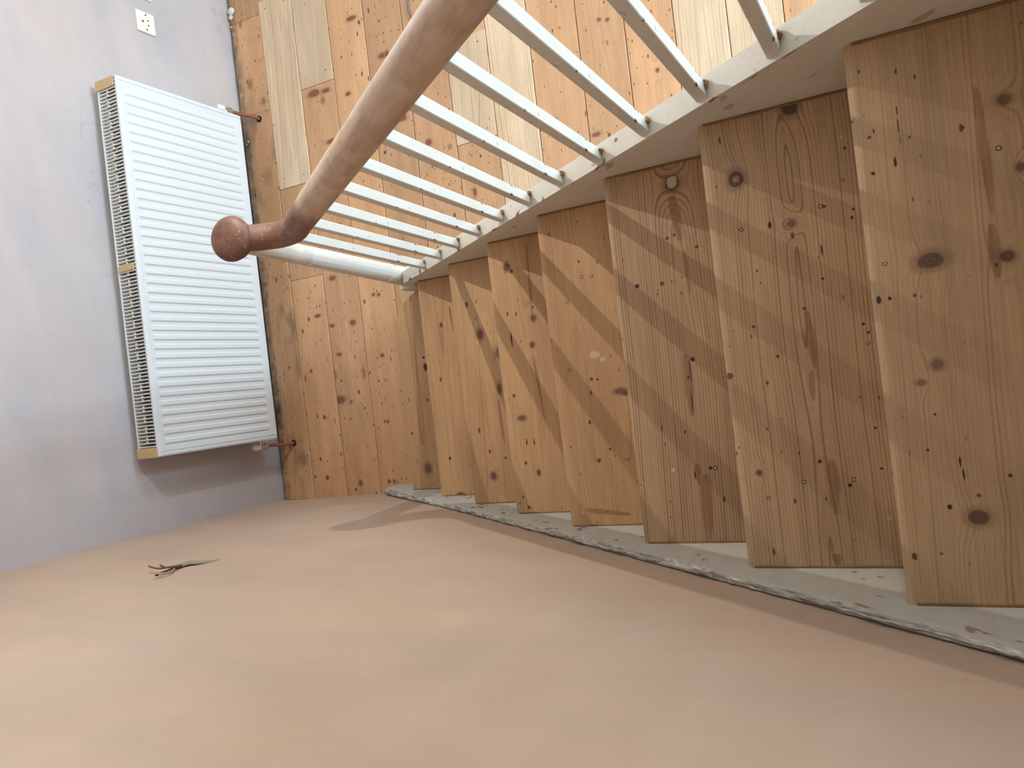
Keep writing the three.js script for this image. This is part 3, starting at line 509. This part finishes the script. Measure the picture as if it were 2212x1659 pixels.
    mesh('valve_cap', new THREE.LatheGeometry([[0, 0.034], [0.010, 0.034], [0.0125, 0.030], [0.0135, 0.004], [0.0125, 0], [0, 0]].map(([r, y]) => new THREE.Vector2(r, y)).reverse(), 20).translate(vx, vy + 0.013, vz), white, v);
    mesh('copper_pipe', tube([[vx, vy - 0.02, vz], [vx, vy - 0.06, vz + 0.001], [hx, 0.05, hz], [hx, -0.03, hz]], 0.0076, 16, 12), copper, rad);
    mesh('pipe_hole', new THREE.CylinderGeometry(0.0145, 0.0145, 0.004, 20).translate(hx, 0.0002, hz), std({ color: 0x1d1510, roughness: 1 }), rad).userData.label = 'dark hole in the board around the pipe';
  }
}
function slabWall2(us, vs, f, zb) {
  const pos = [], idx = [], nx = us.length, ny = vs.length;
  for (const v of vs) for (const u of us) pos.push(...f(u, v));
  const n = nx * ny; for (const v of vs) for (const u of us) { const p = f(u, v); pos.push(p[0], p[1], zb); }
  const at = (i, j, k) => k * n + j * nx + i, quad = (a, b, c, d) => idx.push(a, b, c, a, c, d);
  for (let j = 0; j < ny - 1; j++) for (let i = 0; i < nx - 1; i++) quad(at(i, j, 0), at(i + 1, j, 0), at(i + 1, j + 1, 0), at(i, j + 1, 0));
  quad(at(0, 0, 1), at(0, ny - 1, 1), at(nx - 1, ny - 1, 1), at(nx - 1, 0, 1));
  for (let i = 0; i < nx - 1; i++) { quad(at(i, 0, 0), at(i, 0, 1), at(i + 1, 0, 1), at(i + 1, 0, 0)); quad(at(i, ny - 1, 0), at(i + 1, ny - 1, 0), at(i + 1, ny - 1, 1), at(i, ny - 1, 1)); }
  for (let j = 0; j < ny - 1; j++) { quad(at(0, j, 0), at(0, j + 1, 0), at(0, j + 1, 1), at(0, j, 1)); quad(at(nx - 1, j, 0), at(nx - 1, j, 1), at(nx - 1, j + 1, 1), at(nx - 1, j + 1, 0)); }
  const g = new THREE.BufferGeometry(); g.setAttribute('position', new THREE.Float32BufferAttribute(pos, 3)); g.setIndex(idx);
  return toCreasedNormals(g, 0.35);
}

// ------------------------------------------------------------------ sockets on the radiator wall
function socket(cx, cy, label) {
  const o = group('wall_socket', label, 'socket', [cx, cy, ZW], 'sockets on the radiator wall');
  const white = std({ color: 0xece7e0, roughness: 0.4 }), black = std({ color: 0x241d18, roughness: 0.8 });
  mesh('socket_plate', new RoundedBoxGeometry(0.086, 0.086, 0.010, 3, 0.004).translate(0, 0, 0.004), white, o);
  for (const x of [-0.030, 0.030]) mesh('screw_hole', new THREE.CylinderGeometry(0.0032, 0.0032, 0.001, 14).rotateX(Math.PI / 2).translate(x, 0, 0.0093), black, o);
  mesh('earth_slot', box(-0.0032, 0.0032, 0.012, 0.020, 0.0085, 0.0097), black, o);
  for (const x of [-0.010, 0.010]) mesh('pin_slot', box(x - 0.0028, x + 0.0028, -0.012, -0.007, 0.0085, 0.0097), black, o);
}
socket(2.051, 0.464, 'white single wall socket with dark pin slots, nearer the radiator');
socket(2.192, 0.466, 'white single wall socket further from the radiator, beside the other socket');

// ------------------------------------------------------------------ cut cable tails coming out of the left wall
{
  const P = (px, py, out) => { const X = onX(px, py, 0.036 + out); return new THREE.Vector3(...X); };
  const o = group('cable_tail', 'cut grey flat cable with loose bare wires sticking out of the pink plaster wall', 'cable');
  const flat = (pts, ws, th) => {                                   // flat sheath: width and thickness vary along the curve
    const cv = new THREE.CatmullRomCurve3(pts), N = 28, M = 10, pos = [], idx = [];
    for (let i = 0; i <= N; i++) {
      const t = i / N, c = cv.getPoint(t), T = cv.getTangent(t), nrm = new THREE.Vector3(1, 0, 0), b = new THREE.Vector3().crossVectors(T, nrm).normalize(), a = new THREE.Vector3().crossVectors(b, T).normalize();
      const f = t * (ws.length - 1), k = Math.min(ws.length - 2, Math.floor(f)), w = mix(ws[k], ws[k + 1], f - k), h = th * Math.min(1, w / 0.004);
      for (let j = 0; j < M; j++) { const q = j / M * Math.PI * 2, e = c.clone().addScaledVector(b, Math.cos(q) * w).addScaledVector(a, Math.sin(q) * h); pos.push(e.x, e.y, e.z); }
    }
    for (let i = 0; i < N; i++) for (let j = 0; j < M; j++) { const a = i * M + j, b = i * M + (j + 1) % M; idx.push(a, b, b + M, a, b + M, a + M); }
    const g = new THREE.BufferGeometry(); g.setAttribute('position', new THREE.Float32BufferAttribute(pos, 3)); g.setIndex(idx); g.computeVertexNormals(); return g;
  };
  mesh('cable_sheath', flat([P(491, 1208, 0.000), P(462, 1213, 0.006), P(430, 1215, 0.011), P(408, 1216, 0.013), P(388, 1222, 0.012), P(372, 1227, 0.011)], [0.0010, 0.0105, 0.0160, 0.0175, 0.0150, 0.0085], 0.0045), std({ color: 0x9c937c, roughness: 0.7 }), o);
  const wires = [[[392, 1223, 0.012], [372, 1229, 0.014], [352, 1236, 0.016], [338, 1243, 0.018]], [[385, 1222, 0.014], [365, 1225, 0.018], [345, 1228, 0.020], [330, 1226, 0.020], [322, 1223, 0.020]], [[395, 1220, 0.013], [378, 1224, 0.018], [360, 1226, 0.022], [346, 1221, 0.024]], [[380, 1226, 0.012], [362, 1238, 0.016], [346, 1240, 0.018], [334, 1242, 0.018]]];
  const wc = [0x5c4842, 0x84564a, 0x6a5a54, 0xb8958a];
  wires.forEach((w, i) => mesh('wire', new THREE.TubeGeometry(new THREE.CatmullRomCurve3(w.map(q => P(...q))), 16, 0.0026, 7, false), std({ color: wc[i], roughness: 0.5 }), o));
}

// ------------------------------------------------------------------ grey flex lying on the floor beyond the balusters
{
  const pts = [[880, -30], [881, 0], [882, 18], [886, 32], [893, 42], [905, 50], [925, 56]].map(([px, py]) => { const X = onY(px, py, 0.006); return [X[0], 0.006, X[2]]; });
  const m = mesh('floor_cable', tube(pts, 0.0048, 40, 8), std({ color: 0x6e7078, roughness: 0.6 })); m.userData = { label: 'grey cable curling on the old floorboards behind the handrail', category: 'cable' };
}
// plaster crumbs where the wall edge has broken away above the boards
[[494, 28, 0.016, 'largest white plaster crumb at the broken wall edge below the sockets'], [497, 38, 0.010, 'middling white plaster crumb touching the largest one below the sockets'], [536, 306, 0.006, ''], [533, 313, 0.005, ''], [497, 60, 0.006, 'small white plaster crumb by itself at the wall below the sockets']].forEach(([px, py, s, lab], i) => {
  const X = onY(px, py, 0.004), g = new THREE.IcosahedronGeometry(s, 1), p = g.attributes.position;
  for (let k = 0; k < p.count; k++) { const f = 1 + 0.4 * noise(p.getX(k) * 90 + i, p.getY(k) * 90 + p.getZ(k) * 70, 99); p.setXYZ(k, p.getX(k) * f, Math.max(-0.004, p.getY(k) * f * 0.5), p.getZ(k) * f); }
  g.computeVertexNormals(); g.translate(X[0], 0.004, Math.max(X[2], ZW + 0.012 + s));
  const m = mesh('plaster_crumb', g, std({ color: 0xd9d4cc, roughness: 0.95 })); m.userData = { label: lab || 'tiny white plaster crumb on the boards under the edge of the radiator', category: 'debris', group: 'plaster crumbs by the wall' };
});

// ------------------------------------------------------------------ pendant lamp hanging in the room, out of the picture
{
  const o = group('pendant_lamp', 'bare bulb hanging on a cord from the ceiling', 'lamp', [LAMP[0], LAMP[1], LAMP[2]]);
  mesh('bulb', new THREE.SphereGeometry(0.03, 24, 16), std({ color: 0xfff2dd, emissive: new THREE.Color(1, 0.85, 0.62), emissiveIntensity: 4 }), o);
  mesh('bulb_holder', new THREE.CylinderGeometry(0.016, 0.019, 0.06, 18).translate(0, 0.058, 0), std({ color: 0xe8e6e0, roughness: 0.5 }), o);
  mesh('cord', new THREE.CylinderGeometry(0.003, 0.003, CEIL - LAMP[1] - 0.08, 8).translate(0, 0.085 + (CEIL - LAMP[1] - 0.08) / 2 - 0.004, 0), std({ color: 0xe0ded8, roughness: 0.6 }), o);
  const l = new THREE.PointLight(lampColor, 2.6, 0, 2); l.position.set(0, 0, 0); l.castShadow = true; l.shadow.radius = 0.25; o.add(l);
}

renderer.render(scene, camera);
